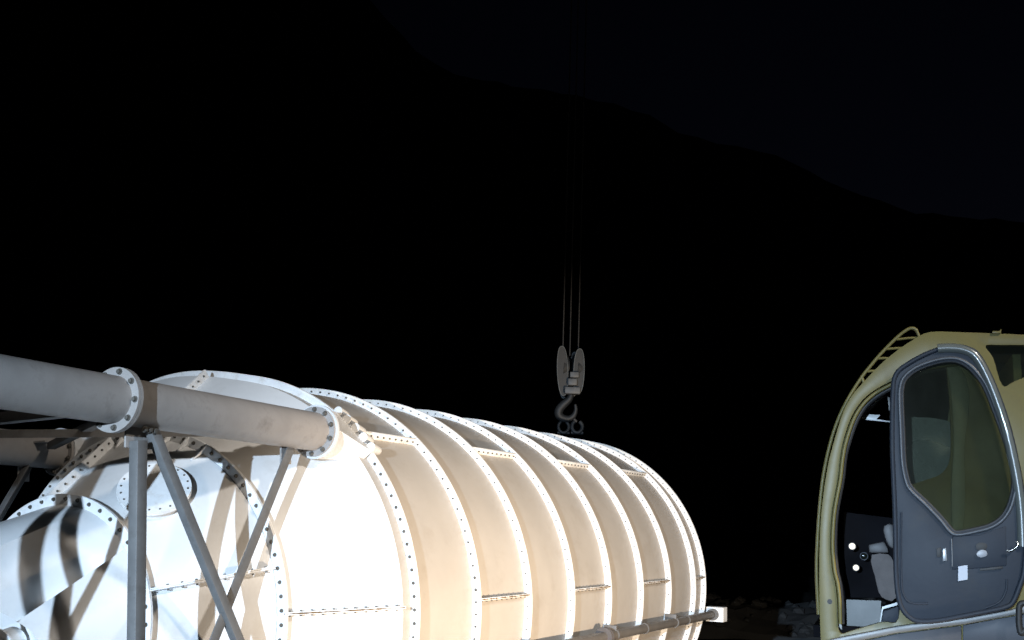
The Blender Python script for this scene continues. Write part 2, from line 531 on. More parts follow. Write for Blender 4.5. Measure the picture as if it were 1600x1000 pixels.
# triangular stiffeners on the cone flange under the leg
for an in (66, 73.5, 81, 95, 101):
    b = bmesh.new()
    P = cyl(TL - .013, RLb - .03, an)
    rad = (cyl(0, 1, an) - cyl(0, 0, an)).normalized()
    ax = (sp(1, 0, 0) - sp(0, 0, 0)).normalized()
    tg = rad.cross(ax).normalized()
    tri = [P, P + rad * 0.066, P - ax * 0.075 - rad * 0.052]
    A = [b.verts.new(q + tg * .006) for q in tri]; B = [b.verts.new(q - tg * .006) for q in tri]
    b.faces.new(A); b.faces.new(B[::-1])
    for i in range(3):
        j = (i + 1) % 3
        b.faces.new((A[i], B[i], B[j], A[j]))
    build('flange_stiffener', b, M_FLANGE, silo, smooth=0)

# hatch on the lower cone
slope = (RLb - RMb) / (TL - TM)
hc_t, hc_an = -1.125, 60.6
hr = RMb - .035 + slope * (hc_t - TM)
hc = cyl(hc_t, hr, hc_an)
radial = (cyl(0, 1, hc_an) - cyl(0, 0, hc_an)).normalized()
axd = (sp(1, 0, 0) - sp(0, 0, 0)).normalized()
hn = (radial - axd * slope).normalized()
b = bmesh.new()
tube(b, hc - hn * 0.05, hc + hn * 0.034, 0.185, 64)
hst = build('hatch_neck', b, M_WHITE, silo, smooth=30)
b = bmesh.new()
tube(b, hc + hn * 0.034, hc + hn * 0.046, 0.215, 64)
tube(b, hc + hn * 0.0475, hc + hn * 0.058, 0.213, 64)
hat = build('hatch_lid', b, M_FLANGE, silo, smooth=30)
_, hu, hv = basis(hn)
for i in range(20):
    s = 2 * math.pi * i / 20
    bolt_jobs.append((hc + hn * 0.058 + (hu * math.cos(s) + hv * math.sin(s)) * 0.192, hn, 0.0058, hat))

# discharge spout: a round-to-pair transition beyond the small flange
b = bmesh.new()
N = 72
TS = -1.95
# contour of the spout end as (angle at the flange, a, z): a smooth belly, then two flat pressed facets and a valley
belly = [((41, .262, .055), -1.9), ((33, .33, .035), -1.9), ((22, .40, .0), -1.9), ((6, .455, -.06), -1.9), ((-14, .50, -.17), -1.9), ((-38, .44, -.33), -1.9), ((-65, .25, -.48), -1.9),
         ((-90, .0, -.54), -1.9), ((-125, -.32, -.42), -1.9), ((-160, -.5, -.15), -1.9), ((-190, -.52, .12), -1.92), ((-215, -.40, .36), -1.95), ((-240, -.24, .48), -1.98),
         ((-262, -.08, .47), -2.0), ((-285, .02, .39), -2.0)]
key = []
sa = smooth_path([Vector(q[0]) for q in belly], 10); st_ = smooth_path([Vector((q[1], 0, 0)) for q in belly], 10)
key = [(v.x, v.y, v.z, w.x) for v, w in zip(sa, st_)]
def lerp4(p, q, f): return tuple(p[i] * (1 - f) + q[i] * f for i in range(4))
kA, kB, kC = (-285, .02, .39, -2.0), (-303, -.03, .18, -1.96), (-318.9, .045, .027, -1.70)
for q in range(1, 9): key.append(lerp4(kA, kB, q / 8))
for q in range(1, 9): key.append(lerp4(kB, kC, q / 8))
TS = -1.9
def spout_pt(an):
    best = min(key, key=lambda k_: abs((k_[0] - an + 180) % 360 - 180))
    return best[1], best[2]
rings = []
NST = 10
N = len(key)
for st in range(NST + 1):
    f = st / NST
    row = []
    for (an, a1, z1, ts) in key:
        a0, z0 = (RMb - .036) * math.cos(R(an)), (RMb - .036) * math.sin(R(an))
        row.append(b.verts.new(sp(TM - .012 + (ts - TM + .012) * f, a0 * (1 - f) + a1 * f, z0 * (1 - f) + z1 * f)))
    rings.append(row)
for st in range(NST):
    for i in range(N):
        j = (i + 1) % N
        b.faces.new((rings[st][i], rings[st][j], rings[st + 1][j], rings[st + 1][i]))
b.faces.new(rings[-1])
spout = build('discharge_spout', b, M_WHITE, silo, smooth=13)
b = bmesh.new()
p0 = sp(TS + .05, .20, -.06); p1 = sp(TS - .10, .235, -.085)
tube(b, p0, p1, 0.085, 40, hollow=0.068)
dd = (p1 - p0).normalized()
tube(b, p1 - dd * .012, p1, 0.115, 40, hollow=0.067)
build('spout_nozzle', b, M_FLANGE, silo, smooth=30)
# weld bead along the spout
b = bmesh.new()
pts = []
for f in [k / 14 for k in range(15)]:
    an = -4
    a0, z0 = (RMb - .036) * math.cos(R(an)), (RMb - .036) * math.sin(R(an))
    a1, z1 = spout_pt(an)
    pts.append(sp(TM - .014 + (TS - TM + .012) * f, (a0 * (1 - f) + a1 * f) + .001, (z0 * (1 - f) + z1 * f)))
polytube(b, pts, 0.006, 8)
build('weld_bead', b, M_WHITE, spout, smooth=60)

# support legs: pipes along the silo, flanged, with posts and crossed braces
R0, SPLAY = 1.580, 0.01445
def legp(t, ang, dr=0.0):
    r = R0 + SPLAY * (-0.4 - t) + dr
    return cyl(t, r, ang)
LEGA = [48.5, -39.9, 138.5, 228.5]
PR = 0.121
legs = []
def pipe_flange(t, ang, parent, r=0.165, nb=9, pair=True, th=0.018):
    c = legp(t, ang); ax = (legp(t - .1, ang) - legp(t, ang)).normalized()
    b = bmesh.new()
    if pair:
        tube(b, c - ax * .0015, c - ax * th, r, 48)
        tube(b, c + ax * .0015, c + ax * th, r, 48)
    else:
        tube(b, c, c + ax * th, r, 48)
    o = build('pipe_flange', b, M_GREY, parent, smooth=30)
    _, u, v = basis(ax)
    for i in range(nb):
        s = 2 * math.pi * (i + .5) / nb
        bolt_jobs.append((c + ax * th + (u * math.cos(s) + v * math.sin(s)) * (r + PR) / 2 * 1.0, ax, 0.0125, o))
    return o
for li, an in enumerate(LEGA):
    b = bmesh.new()
    tube(b, legp(-0.42, an), legp(-7.4, an), PR, 56)
    leg = build('leg_pipe', b, M_GREY, silo, smooth=30)
    legs.append(leg)
    pipe_flange(-0.42, an, leg, pair=False, r=0.158, nb=10)
    pipe_flange(-2.13, an, leg)
    # bracket between the leg and the drum
    b = bmesh.new()
    c = legp(-0.42, an); ax = (legp(-0.5, an) - legp(-0.42, an)).normalized()
    tube(b, c, c - ax * 0.02, 0.172, 48)
    tube(b, c - ax * 0.02, c - ax * 0.05, 0.13, 40)
    rad = (cyl(0, 1, an) - cyl(0, 0, an)).normalized(); tg = ax.cross(rad).normalized()
    # tapering box down to the drum flange
    def P(t, dr, s): return cyl(t, RS + dr, an) + tg * s
    A = [legp(-.385, an) + rad * .115 + tg * .105, legp(-.385, an) + rad * .115 - tg * .105, legp(-.385, an) - rad * .12 - tg * .12, legp(-.385, an) - rad * .12 + tg * .12]
    B = [P(-.02, .05, .20), P(-.02, .05, -.20), P(-.06, -.03, -.20), P(-.06, -.03, .20)]
    va = [b.verts.new(q) for q in A]; vb = [b.verts.new(q) for q in B]
    for i in range(4):
        j = (i + 1) % 4
        b.faces.new((va[i], va[j], vb[j], vb[i]))
    b.faces.new(va[::-1]); b.faces.new(vb)
    build('leg_bracket', b, M_WHITE, silo, smooth=0)
    # rounded stiffeners reaching over the first flange
    b = bmesh.new()
    for s in (-.17, -.08, .01, .10, .19):
        c0 = cyl(-.03, RS + .075, an + math.degrees(s / 1.62)); c1 = cyl(.105, RS + .045, an + math.degrees(s / 1.62))
        tgl = tg
        polytube(b, [c0 + (c1 - c0) * q for q in (0, .3, .6, .85, .96, 1.0)], .03, 12, radii=[.032, .032, .031, .029, .02, .008])
    build('bracket_finger', b, M_WHITE, silo, smooth=40)

def inplane(t, v, k, k2, off=0.0):
    p = legp(t, LEGA[k]) * (1 - v) + legp(t, LEGA[k2]) * v
    mid = (LEGA[k] + LEGA[k2]) / 2
    if abs(LEGA[k] - LEGA[k2]) > 180: mid += 180
    n = (cyl(0, 1, mid) - cyl(0, 0, mid)).normalized()
    return p + n * off
def brace_bar(p0, p1, w, d, n, name, parent, angle=False):
    """square tube or angle between two points; n is the outward normal of its plane"""
    b = bmesh.new()
    p0, p1 = Vector(p0), Vector(p1)
    ax = (p1 - p0).normalized()
    n = (n - ax * n.dot(ax)).normalized()
    s = ax.cross(n).normalized()
    L = (p1 - p0).length
    if not angle:
        box(b, (p0 + p1) / 2, ax, s, n, L / 2, w / 2, d / 2, 0.006)
    else:
        box(b, (p0 + p1) / 2 + n * (d / 2 - .004), ax, s, n, L / 2, w / 2, .004, .001)
        box(b, (p0 + p1) / 2 - s * (w / 2 - .004) - n * .004, ax, s, n, L / 2, .004, d / 2 - .004, .001)
    return build(name, b, M_BRACE, parent, smooth=30)
pairs = [(0, 1), (0, 2), (2, 3), (3, 1)]
for (k, k2) in pairs:
    mid = (LEGA[k] + LEGA[k2]) / 2
    if abs(LEGA[k] - LEGA[k2]) > 180: mid += 180
    n = (cyl(0, 1, mid) - cyl(0, 0, mid)).normalized()
    def q(t, v, off=0.0): return inplane(t, v, k, k2, off)
    main = k == 0 and k2 == 1
    if k != 2: brace_bar(q(-1.965, .085), q(-1.915, .93), .072, .06, n, 'post', silo)
    brace_bar(q(-1.895, .05, .012), q(-0.67, .905, .012), .060, .05, n, 'cross_brace', silo)
    brace_bar(q(-0.665, .05, -.02), q(-1.895, .93, -.02), .066, .05, n, 'cross_brace', silo, angle=True)
    # clip plates under and over the pipes
    t_ax = (sp(1, 0, 0) - sp(0, 0, 0)).normalized()
    for (tt, vv) in ((-1.925, .062), (-0.675, .06), (-1.90, .938), (-0.69, .938)):
        b = bmesh.new()
        c = q(tt, vv)
        ud = (q(tt, 0) - q(tt, 1)).normalized()
        box(b, c - n * (.038 if k2 == 1 else -.038), t_ax, ud, n, .095 if tt < -1 else .05, .085, .006, .002)
        build('gusset_plate', b, M_GREY, silo, smooth=0)
    for (tt, vv) in ((-1.965, .06), (-1.93, .06), (-1.895, .062)):
        bolt_jobs.append((q(tt, vv, .036), n, .013, None))
    if main:
        # the next bay of posts and braces, nearer the foot of the legs
        brace_bar(q(-4.30, .07), q(-4.28, .93), .085, .06, n, 'post', silo)
        brace_bar(q(-4.21, .05, .012), q(-2.98, .92, .012), .078, .05, n, 'cross_brace', silo)
        brace_bar(q(-3.02, .05, -.02), q(-4.2, .93, -.02), .078, .05, n, 'cross_brace', silo, angle=True)
        continue
    if k2 != 2: continue
    # further bay of bracing beyond the second flange
    brace_bar(q(-2.28, .06), q(-3.5, .93), .060, .05, n, 'cross_brace', silo)
    brace_bar(q(-3.5, .06, -.03), q(-2.28, .93, -.03), .060, .05, n, 'cross_brace', silo, angle=True)

# fill pipe along the drum
def fp(t): return sp(t, FA, FZ)
FA, FZ = 1.668, -0.285
b = bmesh.new()
tube(b, fp(6.30), fp(0.3), 0.042, 32)
fill = build('fill_pipe', b, M_FILL, silo, smooth=30)
b = bmesh.new()
for t in (3.02, 3.055):
    tube(b, fp(t), fp(t + .022), 0.080, 32)
build('fill_pipe_flange', b, M_CLOTH, fill, smooth=30)
for t in (4.05, 5.32, 1.7):
    b = bmesh.new()
    tube(b, fp(t), fp(t + .022), 0.050, 24)
    build('pipe_collar', b, M_FILL, fill, smooth=30)
ax = (sp(1, 0, 0) - sp(0, 0, 0)).normalized(); aw = (sp(0, 1, 0) - sp(0, 0, 0)).normalized(); az = Vector((0, 0, 1))
for t in flange_t[2:8:2]:
    b = bmesh.new()
    box(b, sp(t - .035, 1.635, FZ + .05), ax, aw, az, .018, .06, .03, .003)
    tube(b, sp(t - .035, FA, FZ), sp(t + .0, FA, FZ), .052, 24)
    build('pipe_clamp', b, M_FILL, fill, smooth=30)
b = bmesh.new()
box(b, sp(6.385, 1.68, FZ), ax, aw, az, .075, .10, .078, .004)
build('end_bracket', b, M_FLANGE, fill, smooth=0)
b = bmesh.new()
tube(b, fp(6.24), fp(6.308), .062, 32)
build('pipe_socket', b, M_FILL, fill, smooth=30)

# bolts: the hundred that show largest as parts of their flange, the rest as one part
cam_l = Vector((0 - ORG.x, 0 - ORG.y, GZ))
def score(j):
    c, n, s, par = j
    v = cam_l - Vector(c)
    f = Vector(n).dot(v.normalized())
    w = MC.transposed() @ (Vector(c) + Vector((ORG.x, ORG.y, 0)) - Vector((0, 0, GZ)))
    x = 800 + F_PX * w.x / -w.z; y = 500 - F_PX * w.y / -w.z
    if not (5 < x < 1595 and 505 < y < 995) or f < 0.12: return -1
    return s / v.length * (1 + f)
order = sorted(range(len(bolt_jobs)), key=lambda i: -score(bolt_jobs[i]))
top = set(order[:100])
rest = bmesh.new()
for i, (c, n, s, par) in enumerate(bolt_jobs):
    sp_ = random.uniform(0, 1)
    if i in top:
        bb = bmesh.new()
        hexbolt(bb, c, n, s, s * 1.3, sp_)
        build('bolt', bb, M_BOLT, par or silo, smooth=30)
    else:
        hexbolt(rest, c, n, s, s * 1.3, sp_, washer=False)
me_rest = build('bolts', rest, M_BOLT, silo, smooth=0)
tag(me_rest, kind='stuff')

# ------------------------------------------------------------------ crane cab at the right
E1 = Vector((math.sin(R(108)), math.cos(R(108)), 0))      # along the side of the cab, towards its rear
NN = Vector((E1.y, -E1.x, 0))                               # out of the side, towards the camera
def at_depth(px, py, depth):
    return Vector((0, 0, GZ)) + MC @ Vector(((px - 800) / F_PX, -(py - 500) / F_PX, -1)) * depth
CO = at_depth(1300, 830, 5.7)
CBASE = Vector((CO.x, CO.y, 0))
def cp(px, py, w=0.0):
    """outline point on the vertical plane w metres inside the cab's side, in the cab's own frame"""
    r = world_ray(px, py)
    o = Vector((0, 0, GZ))
    k = ((CO - NN * w - o).dot(NN)) / r.dot(NN)
    return o + r * k - CBASE
cab = empty('crane_cab', CBASE)
tag(cab, 'cream crane operator cab with grey sliding door half open beside the dark yard', 'crane cab')
def resample(pts, n, closed=True):
    pts = [Vector(p) for p in pts]
    if closed: pts = pts + [pts[0]]
    L = [0]
    for a, b_ in zip(pts, pts[1:]): L.append(L[-1] + (b_ - a).length)
    outp = []
    for i in range(n):
        s = L[-1] * i / (n if closed else n - 1)
        k = 0
        while k < len(L) - 2 and L[k + 1] < s: k += 1
        t = (s - L[k]) / max(L[k + 1] - L[k], 1e-9)
        outp.append(pts[k].lerp(pts[k + 1], t))
    return outp
def inset(lp, d):
    """move a pixel outline inwards by d pixels"""
    n = len(lp); res = []
    area = sum(lp[i][0] * lp[(i + 1) % n][1] - lp[(i + 1) % n][0] * lp[i][1] for i in range(n))
    s = 1 if area > 0 else -1
    for i in range(n):
        x0, y0 = lp[i - 1]; x1, y1 = lp[(i + 1) % n]
        dx, dy = x1 - x0, y1 - y0; L = math.hypot(dx, dy)
        res.append((lp[i][0] - s * dy / L * d, lp[i][1] + s * dx / L * d))
    return res
def slab(bm, loops, thick, bev=0.004, w=0.0, sm=4, direction=None):
    """flat panel with holes: first loop is the rim, the others are openings; loops are pixel outlines on plane w"""
    edges = []
    for lp in loops:
        P = [cp(x, y, w) for x, y in lp]
        if sm: P = smooth_path(P, sm, True)
        vs = [bm.verts.new(p) for p in P]
        for i in range(len(vs)): edges.append(bm.edges.new((vs[i], vs[(i + 1) % len(vs)])))
    r = bmesh.ops.triangle_fill(bm, use_beauty=True, use_dissolve=False, edges=edges, normal=NN)
    fs = [g for g in r['geom'] if isinstance(g, bmesh.types.BMFace)]
    e = bmesh.ops.extrude_face_region(bm, geom=fs)
    vs = [g for g in e['geom'] if isinstance(g, bmesh.types.BMVert)]
    bmesh.ops.translate(bm, verts=vs, vec=(direction or -NN) * thick)
    if bev:
        bm.normal_update()
        es = [x for x in bm.edges if len(x.link_faces) == 2 and x.link_faces[0].normal.angle(x.link_faces[1].normal, 0) > 1.2]
        bmesh.ops.bevel(bm, geom=es, offset=bev, segments=2, profile=0.5, affect='EDGES', clamp_overlap=True)
    return fs
front_out = [(1283, 1010), (1281, 960), (1280, 900), (1281, 840), (1285, 785), (1293, 730), (1303, 690), (1317, 645), (1332, 617), (1352, 594), (1375, 570),
             (1400, 549), (1425, 532), (1452, 519)]
front_in = [(1309, 975), (1308, 940), (1305, 912), (1300, 890), (1297, 850), (1300, 800), (1309, 750), (1313, 715), (1319, 684), (1331, 650), (1346, 627), (1366, 610), (1396, 594), (1440, 575), (1500, 566)]
# side frame: front post and roof beam with the door opening
outer = front_out + [(1500, 519), (1600, 523), (1720, 530), (1730, 700), (1725, 1000), (1600, 1014), (1400, 1014), (1284, 1014)]
opening = front_in[:-2] + [(1440, 576), (1474, 567), (1481, 600), (1485, 650), (1486, 700), (1482, 725), (1468, 742), (1440, 752), (1414, 764), (1406, 800), (1405, 880), (1404, 966), (1378, 972), (1330, 986), (1314, 990)]
opening_far = front_in + [(1530, 580), (1548, 640), (1560, 720), (1566, 820), (1560, 900), (1545, 945), (1480, 957), (1420, 966), (1378, 972), (1330, 986), (1314, 990)]
window_r = [(1552, 560), (1540, 541), (1560, 539), (1640, 540), (1700, 545), (1698, 560), (1630, 578), (1585, 596), (1566, 602)]
b = bmesh.new()
slab(b, [outer, opening, window_r], 0.055, bev=0.008, sm=4)
side = build('side_frame', b, M_CAB, cab, smooth=35)
b = bmesh.new()
tube(b, cp(1296.5, 940, -.001), cp(1296.5, 940, .01), .012, 20)
build('grommet', b, M_SEAL, side, smooth=30)
# inner lip of the opening and its rubber seal
b = bmesh.new()
polytube(b, smooth_path([cp(x, y, -0.004) for x, y in [(x + 4 if x < 1420 else x, y + 3 if y < 700 else y) for x, y in front_in]], 5), 0.009, 10)
build('opening_lip', b, M_CAB, side, smooth=50)
b = bmesh.new()
polytube(b, smooth_path([cp(x, y, 0.03) for x, y in [(x + 7 if x < 1420 else x, y + 7 if y < 700 else y) for x, y in front_in]], 5), 0.013, 10)
build('door_seal', b, M_SEAL, side, smooth=50)
# far side, roof, front frame, rear wall, floor
W = 0.80
def shift(lp, w0, w1): return [(cp(x, y, w0), cp(x, y, w0) - NN * (w1 - w0)) for x, y in lp]
b = bmesh.new()
pr = smooth_path([cp(x, y) for x, y in front_out[8:] + [(1500, 519), (1600, 523), (1720, 530)]], 4)
def skin(b, pr, w0, w1, th):
    up = []
    for i, p in enumerate(pr):
        d = (pr[min(i + 1, len(pr) - 1)] - pr[max(i - 1, 0)]).normalized()
        nrm = NN.cross(d).normalized()
        if nrm.z > 0 or (abs(nrm.z) < .05 and nrm.dot(E1) < 0): nrm = -nrm
        up.append(nrm)
    rows = [[b.verts.new(p - NN * w0 + u * o) for p, u in zip(pr, up)] for o in (0.001, th)]
    rows2 = [[b.verts.new(p - NN * w1 + u * o) for p, u in zip(pr, up)] for o in (0.001, th)]
    n = len(pr)
    for i in range(n - 1):
        b.faces.new((rows[0][i], rows[0][i + 1], rows2[0][i + 1], rows2[0][i]))
        b.faces.new((rows[1][i + 1], rows[1][i], rows2[1][i], rows2[1][i + 1]))
        b.faces.new((rows[0][i + 1], rows[0][i], rows[1][i], rows[1][i + 1]))
        b.faces.new((rows2[0][i], rows2[0][i + 1], rows2[1][i + 1], rows2[1][i]))
    for i in (0, n - 1):
        b.faces.new((rows[0][i], rows2[0][i], rows2[1][i], rows[1][i]))
skin(b, pr[20:], 0.056, W, 0.03)
build('roof', b, M_CAB, cab, smooth=40)
b = bmesh.new()
far_out = [(x, y) for x, y in outer]
edges = []
def slab_shift(b, loops, wfar, th, bev=0.0):
    ed = []
    for lp in loops:
        P = smooth_path([cp(x, y) - NN * wfar for x, y in lp], 4, True)
        vs = [b.verts.new(p) for p in P]
        for i in range(len(vs)): ed.append(b.edges.new((vs[i], vs[(i + 1) % len(vs)])))
    r = bmesh.ops.triangle_fill(b, use_beauty=True, edges=ed, normal=NN)
    fs = [g for g in r['geom'] if isinstance(g, bmesh.types.BMFace)]
    e = bmesh.ops.extrude_face_region(b, geom=fs)
    bmesh.ops.translate(b, verts=[g for g in e['geom'] if isinstance(g, bmesh.types.BMVert)], vec=-NN * th)
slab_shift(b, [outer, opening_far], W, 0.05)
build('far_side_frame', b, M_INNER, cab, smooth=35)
b = bmesh.new()
slab_shift(b, [[(1500, 575), (1545, 575), (1700, 600), (1700, 960), (1500, 960)]], W - 0.03, 0.02)
build('inner_side_panel', b, M_OLIVE, cab, smooth=0)
b = bmesh.new()
pf = smooth_path([cp(x, y) for x, y in front_out[:9]], 4)
for w0 in (0.056,):
    skin(b, pf, w0, 0.11, 0.03); skin(b, pf, W - 0.05, W, 0.03)
build('front_post', b, M_CAB, cab, smooth=40)
b = bmesh.new()
skin(b, [p + E1 * .006 for p in smooth_path([cp(x, y) for x, y in front_out[:11]], 4)], 0.112, W - 0.052, 0.006)
build('windscreen', b, M_GLASS, cab, smooth=40)
b = bmesh.new()
up = Vector((0, 0, 1)); XA_ = Vector((1, 0, 0)); YA_ = Vector((0, 1, 0))
fl_z = cp(1400, 975).z
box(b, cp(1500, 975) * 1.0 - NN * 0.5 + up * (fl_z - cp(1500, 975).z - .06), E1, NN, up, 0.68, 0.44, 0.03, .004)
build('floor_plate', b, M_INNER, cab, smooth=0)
b = bmesh.new()
box(b, cp(1600, 750) - NN * 0.5, E1, NN, up, 0.02, 0.42, 0.62, .004)
build('rear_wall', b, M_OLIVE, cab, smooth=0)
# tubular guard outside the front edge, with its slats
gl = [(1279, 960), (1276, 900), (1277, 850), (1281, 790), (1287, 740), (1298, 690), (1311, 652), (1327, 620), (1346, 590), (1360, 572), (1378, 551), (1402, 527), (1418, 515), (1427, 513), (1433, 517)]
def g_in(px, py): return cp(px, py, 0.04)
b = bmesh.new()
polytube(b, smooth_path([g_in(x, y) for x, y in gl], 6), 0.0085, 12)
guard = build('guard_rail', b, M_CAB, cab, smooth=50)
for (a_, c_) in (((1432, 516), (1438, 530)), ((1347, 590), (1350, 599))):
    b = bmesh.new(); polytube(b, [g_in(*a_), g_in(*c_)], 0.0075, 10); build('rail_bracket', b, M_CAB, guard, smooth=50)
# slats run across the roof window to the far rail
b = bmesh.new()
polytube(b, smooth_path([g_in(x, y) - NN * 0.62 for x, y in gl[6:]], 6), 0.0085, 12)
build('far_guard_rail', b, M_CAB, cab, smooth=50)
for (xa, ya_, xb, yb_) in ((1352, 581, 1371, 579.5), (1369, 560.5, 1393, 560), (1384, 545.5, 1418, 544), (1401, 530.5, 1437, 527.5)):
    b = bmesh.new()
    pa, pb = g_in(xa, ya_), cp(xb, yb_, .05)
    polytube(b, [pa, pa.lerp(pb, .5) + up * .002, pb], 0.0062, 8)
    build('guard_slat', b, M_CAB, guard, smooth=40)
b = bmesh.new()
slab(b, [[(1479, 566), (1498, 572), (1512, 600), (1514, 640), (1507, 700), (1508, 790), (1502, 836), (1489, 834), (1487, 760), (1490, 700), (1489, 650), (1484, 600)]], 0.006, bev=0.002, w=-.007, sm=4)
build('lit_pillar_band', b, mat('lit_pillar_paint', (.16, .165, .12), .5, var=.12), side, smooth=40)  # light on the door pillar put in as a paler strip, not a part
b = bmesh.new()
slab(b, [inset(window_r, -1)], 0.005, bev=0, w=.03, sm=3)
build('rear_side_glass', b, M_GLASS, cab, smooth=0)
# small things on the roof edge
b = bmesh.new()
box(b, cp(1557, 519.5), E1, NN, up, .02, .01, .006, .002); tube(b, cp(1562, 520), cp(1564, 515), .004, 8)
build('roof_fitting', b, M_CAB, cab, smooth=30)

# sliding door, standing proud of the side and pushed part way back
DW = -0.075
door_out = [(1391, 640), (1391, 700), (1393, 750), (1395, 800), (1396, 850), (1397, 900), (1400, 930), (1407, 953), (1422, 969), (1440, 974), (1470, 972), (1508, 965),
            (1545, 958), (1574, 951), (1586, 941), (1596, 917), (1603, 893), (1606, 850), (1604, 800), (1597, 750), (1585, 690), (1570, 637), (1550, 587), (1530, 552), (1512, 541),
            (1490, 538), (1468, 542), (1444, 551), (1420, 564), (1402, 577), (1394, 592), (1392, 612)]
win = [(1410, 625), (1412, 675), (1414, 720), (1419, 748), (1426, 763), (1450, 786), (1473, 810), (1488, 828), (1498, 831), (1525, 826), (1549, 819), (1567, 805), (1578, 783), (1583, 752),
       (1577, 715), (1566, 678), (1552, 640), (1538, 606), (1526, 588), (1511, 573), (1494, 565), (1474, 565), (1450, 571), (1430, 580), (1416, 592), (1411, 605)]
b = bmesh.new()
slab(b, [door_out, win], 0.035, bev=0.006, w=DW, sm=5)
door = build('sliding_door', b, M_CABG, cab, smooth=35)
b = bmesh.new()
polytube(b, smooth_path([cp(x, y, DW - .002) for x, y in inset(door_out, 3.2)], 5, True), 0.0115, 12, closed=True)
build('door_rim', b, M_CABG, door, smooth=60)
b = bmesh.new()
rim_r = [(1470, 541), (1490, 540), (1512, 543), (1530, 554), (1549, 588), (1568, 637), (1583, 690), (1595, 750), (1601, 800), (1603, 850)]
polytube(b, smooth_path([cp(x - 5, y + 4, DW + .004) for x, y in rim_r], 5), 0.024, 14, radii=None)
build('door_edge_trim', b, mat('grey_green_edge_paint', (0.08, 0.09, 0.085), 0.3, var=0.08, scale=5, coat=.4), door, smooth=60)
b = bmesh.new()
polytube(b, smooth_path([cp(x, y, DW - .001) for x, y in inset(win, -4.5)], 5, True), 0.0095, 12, closed=True)
build('window_surround', b, mat('light_grey_surround', (0.04, 0.045, 0.052), 0.45, var=0.06, scale=5), door, smooth=60)
b = bmesh.new()
polytube(b, smooth_path([cp(x, y, DW + .012) for x, y in inset(win, 0.5)], 5, True), 0.0075, 10, closed=True)
build('window_seal', b, M_SEAL, door, smooth=60)
b = bmesh.new()
slab(b, [inset(win, -1.5)], 0.005, bev=0, w=DW + .016, sm=5)
build('window_glass', b, M_GLASS, door, smooth=0)
# pressed panel lines below the window
b = bmesh.new()
polytube(b, smooth_path([cp(x, y, DW + .002) for x, y in [(1408, 800), (1408, 900), (1412, 930), (1424, 942), (1450, 943)]], 6), 0.006, 10)
build('pressed_rib', b, M_CABG, door, smooth=60)
b = bmesh.new()
polytube(b, smooth_path([cp(x, y, DW + .002) for x, y in [(1540, 950), (1562, 940), (1572, 922), (1573, 905)]], 6), 0.006, 10)
build('pressed_rib', b, M_CABG, door, smooth=60)
b = bmesh.new()
slab(b, [[(1488, 838), (1530, 836), (1572, 822), (1573, 884), (1530, 888), (1488, 890)]], 0.012, bev=0.004, w=DW - .004, sm=0)
lockp = build('lock_panel', b, M_CABG, door, smooth=30)
b = bmesh.new()
slab(b, [[(1531, 888.5), (1555, 886), (1567, 885), (1567, 888), (1555, 890), (1531, 892)]], 0.01, bev=0.001, w=DW - .009, sm=0)
build('grip_slot', b, M_SEAL, lockp, smooth=30)
b = bmesh.new()
slab(b, [[(1525, 851), (1532, 848), (1541, 850), (1542, 857), (1534, 861), (1526, 858)]], 0.006, bev=0.001, w=DW - .008, sm=3)
build('grip_slot', b, M_SEAL, lockp, smooth=30)
b = bmesh.new()
slab(b, [[(1526, 864), (1533, 859), (1541, 861), (1542, 868), (1534, 871), (1527, 869)]], 0.014, bev=0.003, w=DW - .014, sm=3)
build('inner_handle', b, mat('grey_handle', (0.2, 0.21, 0.23), 0.4), lockp, smooth=40)
b = bmesh.new()
slab(b, [[(1473, 858), (1478, 856), (1480, 876), (1473, 877)]], 0.012, bev=0.002, w=DW - .012, sm=0)
polytube(b, [cp(1487, 842, DW - .006), cp(1488, 885, DW - .006)], .0022, 8)
build('latch', b, mat('latch_metal', (0.25, 0.26, 0.27), 0.35, metal=.4), door, smooth=40)
b = bmesh.new()
slab(b, [[(1463, 857), (1470, 855), (1471, 870), (1464, 871)]], 0.004, bev=0.001, w=DW - .004, sm=0)
build('latch_recess', b, M_SEAL, door, smooth=30)
b = bmesh.new()
slab(b, [[(1497.5, 885), (1511.5, 883), (1512, 905.5), (1497, 908)]], 0.0012, bev=0, w=DW - .0065, sm=0)
build('paper_label', b, M_STICK, door, smooth=0)
b = bmesh.new()
polytube(b, smooth_path([cp(x, y, DW - .02) for x, y in [(1573, 860), (1578, 861), (1584, 858), (1590, 852), (1591, 848), (1587, 847)]], 5), .0045, 10)
build('door_catch', b, M_CHROME, door, smooth=50)
b = bmesh.new()
polytube(b, smooth_path([cp(x, y, -.09) for x, y in [(1612, 944), (1600, 942), (1593, 946), (1592, 960), (1592, 975), (1595, 989), (1601, 985), (1612, 980)]], 5), .0135, 12)
build('grab_handle', b, M_SEAL, cab, smooth=50)

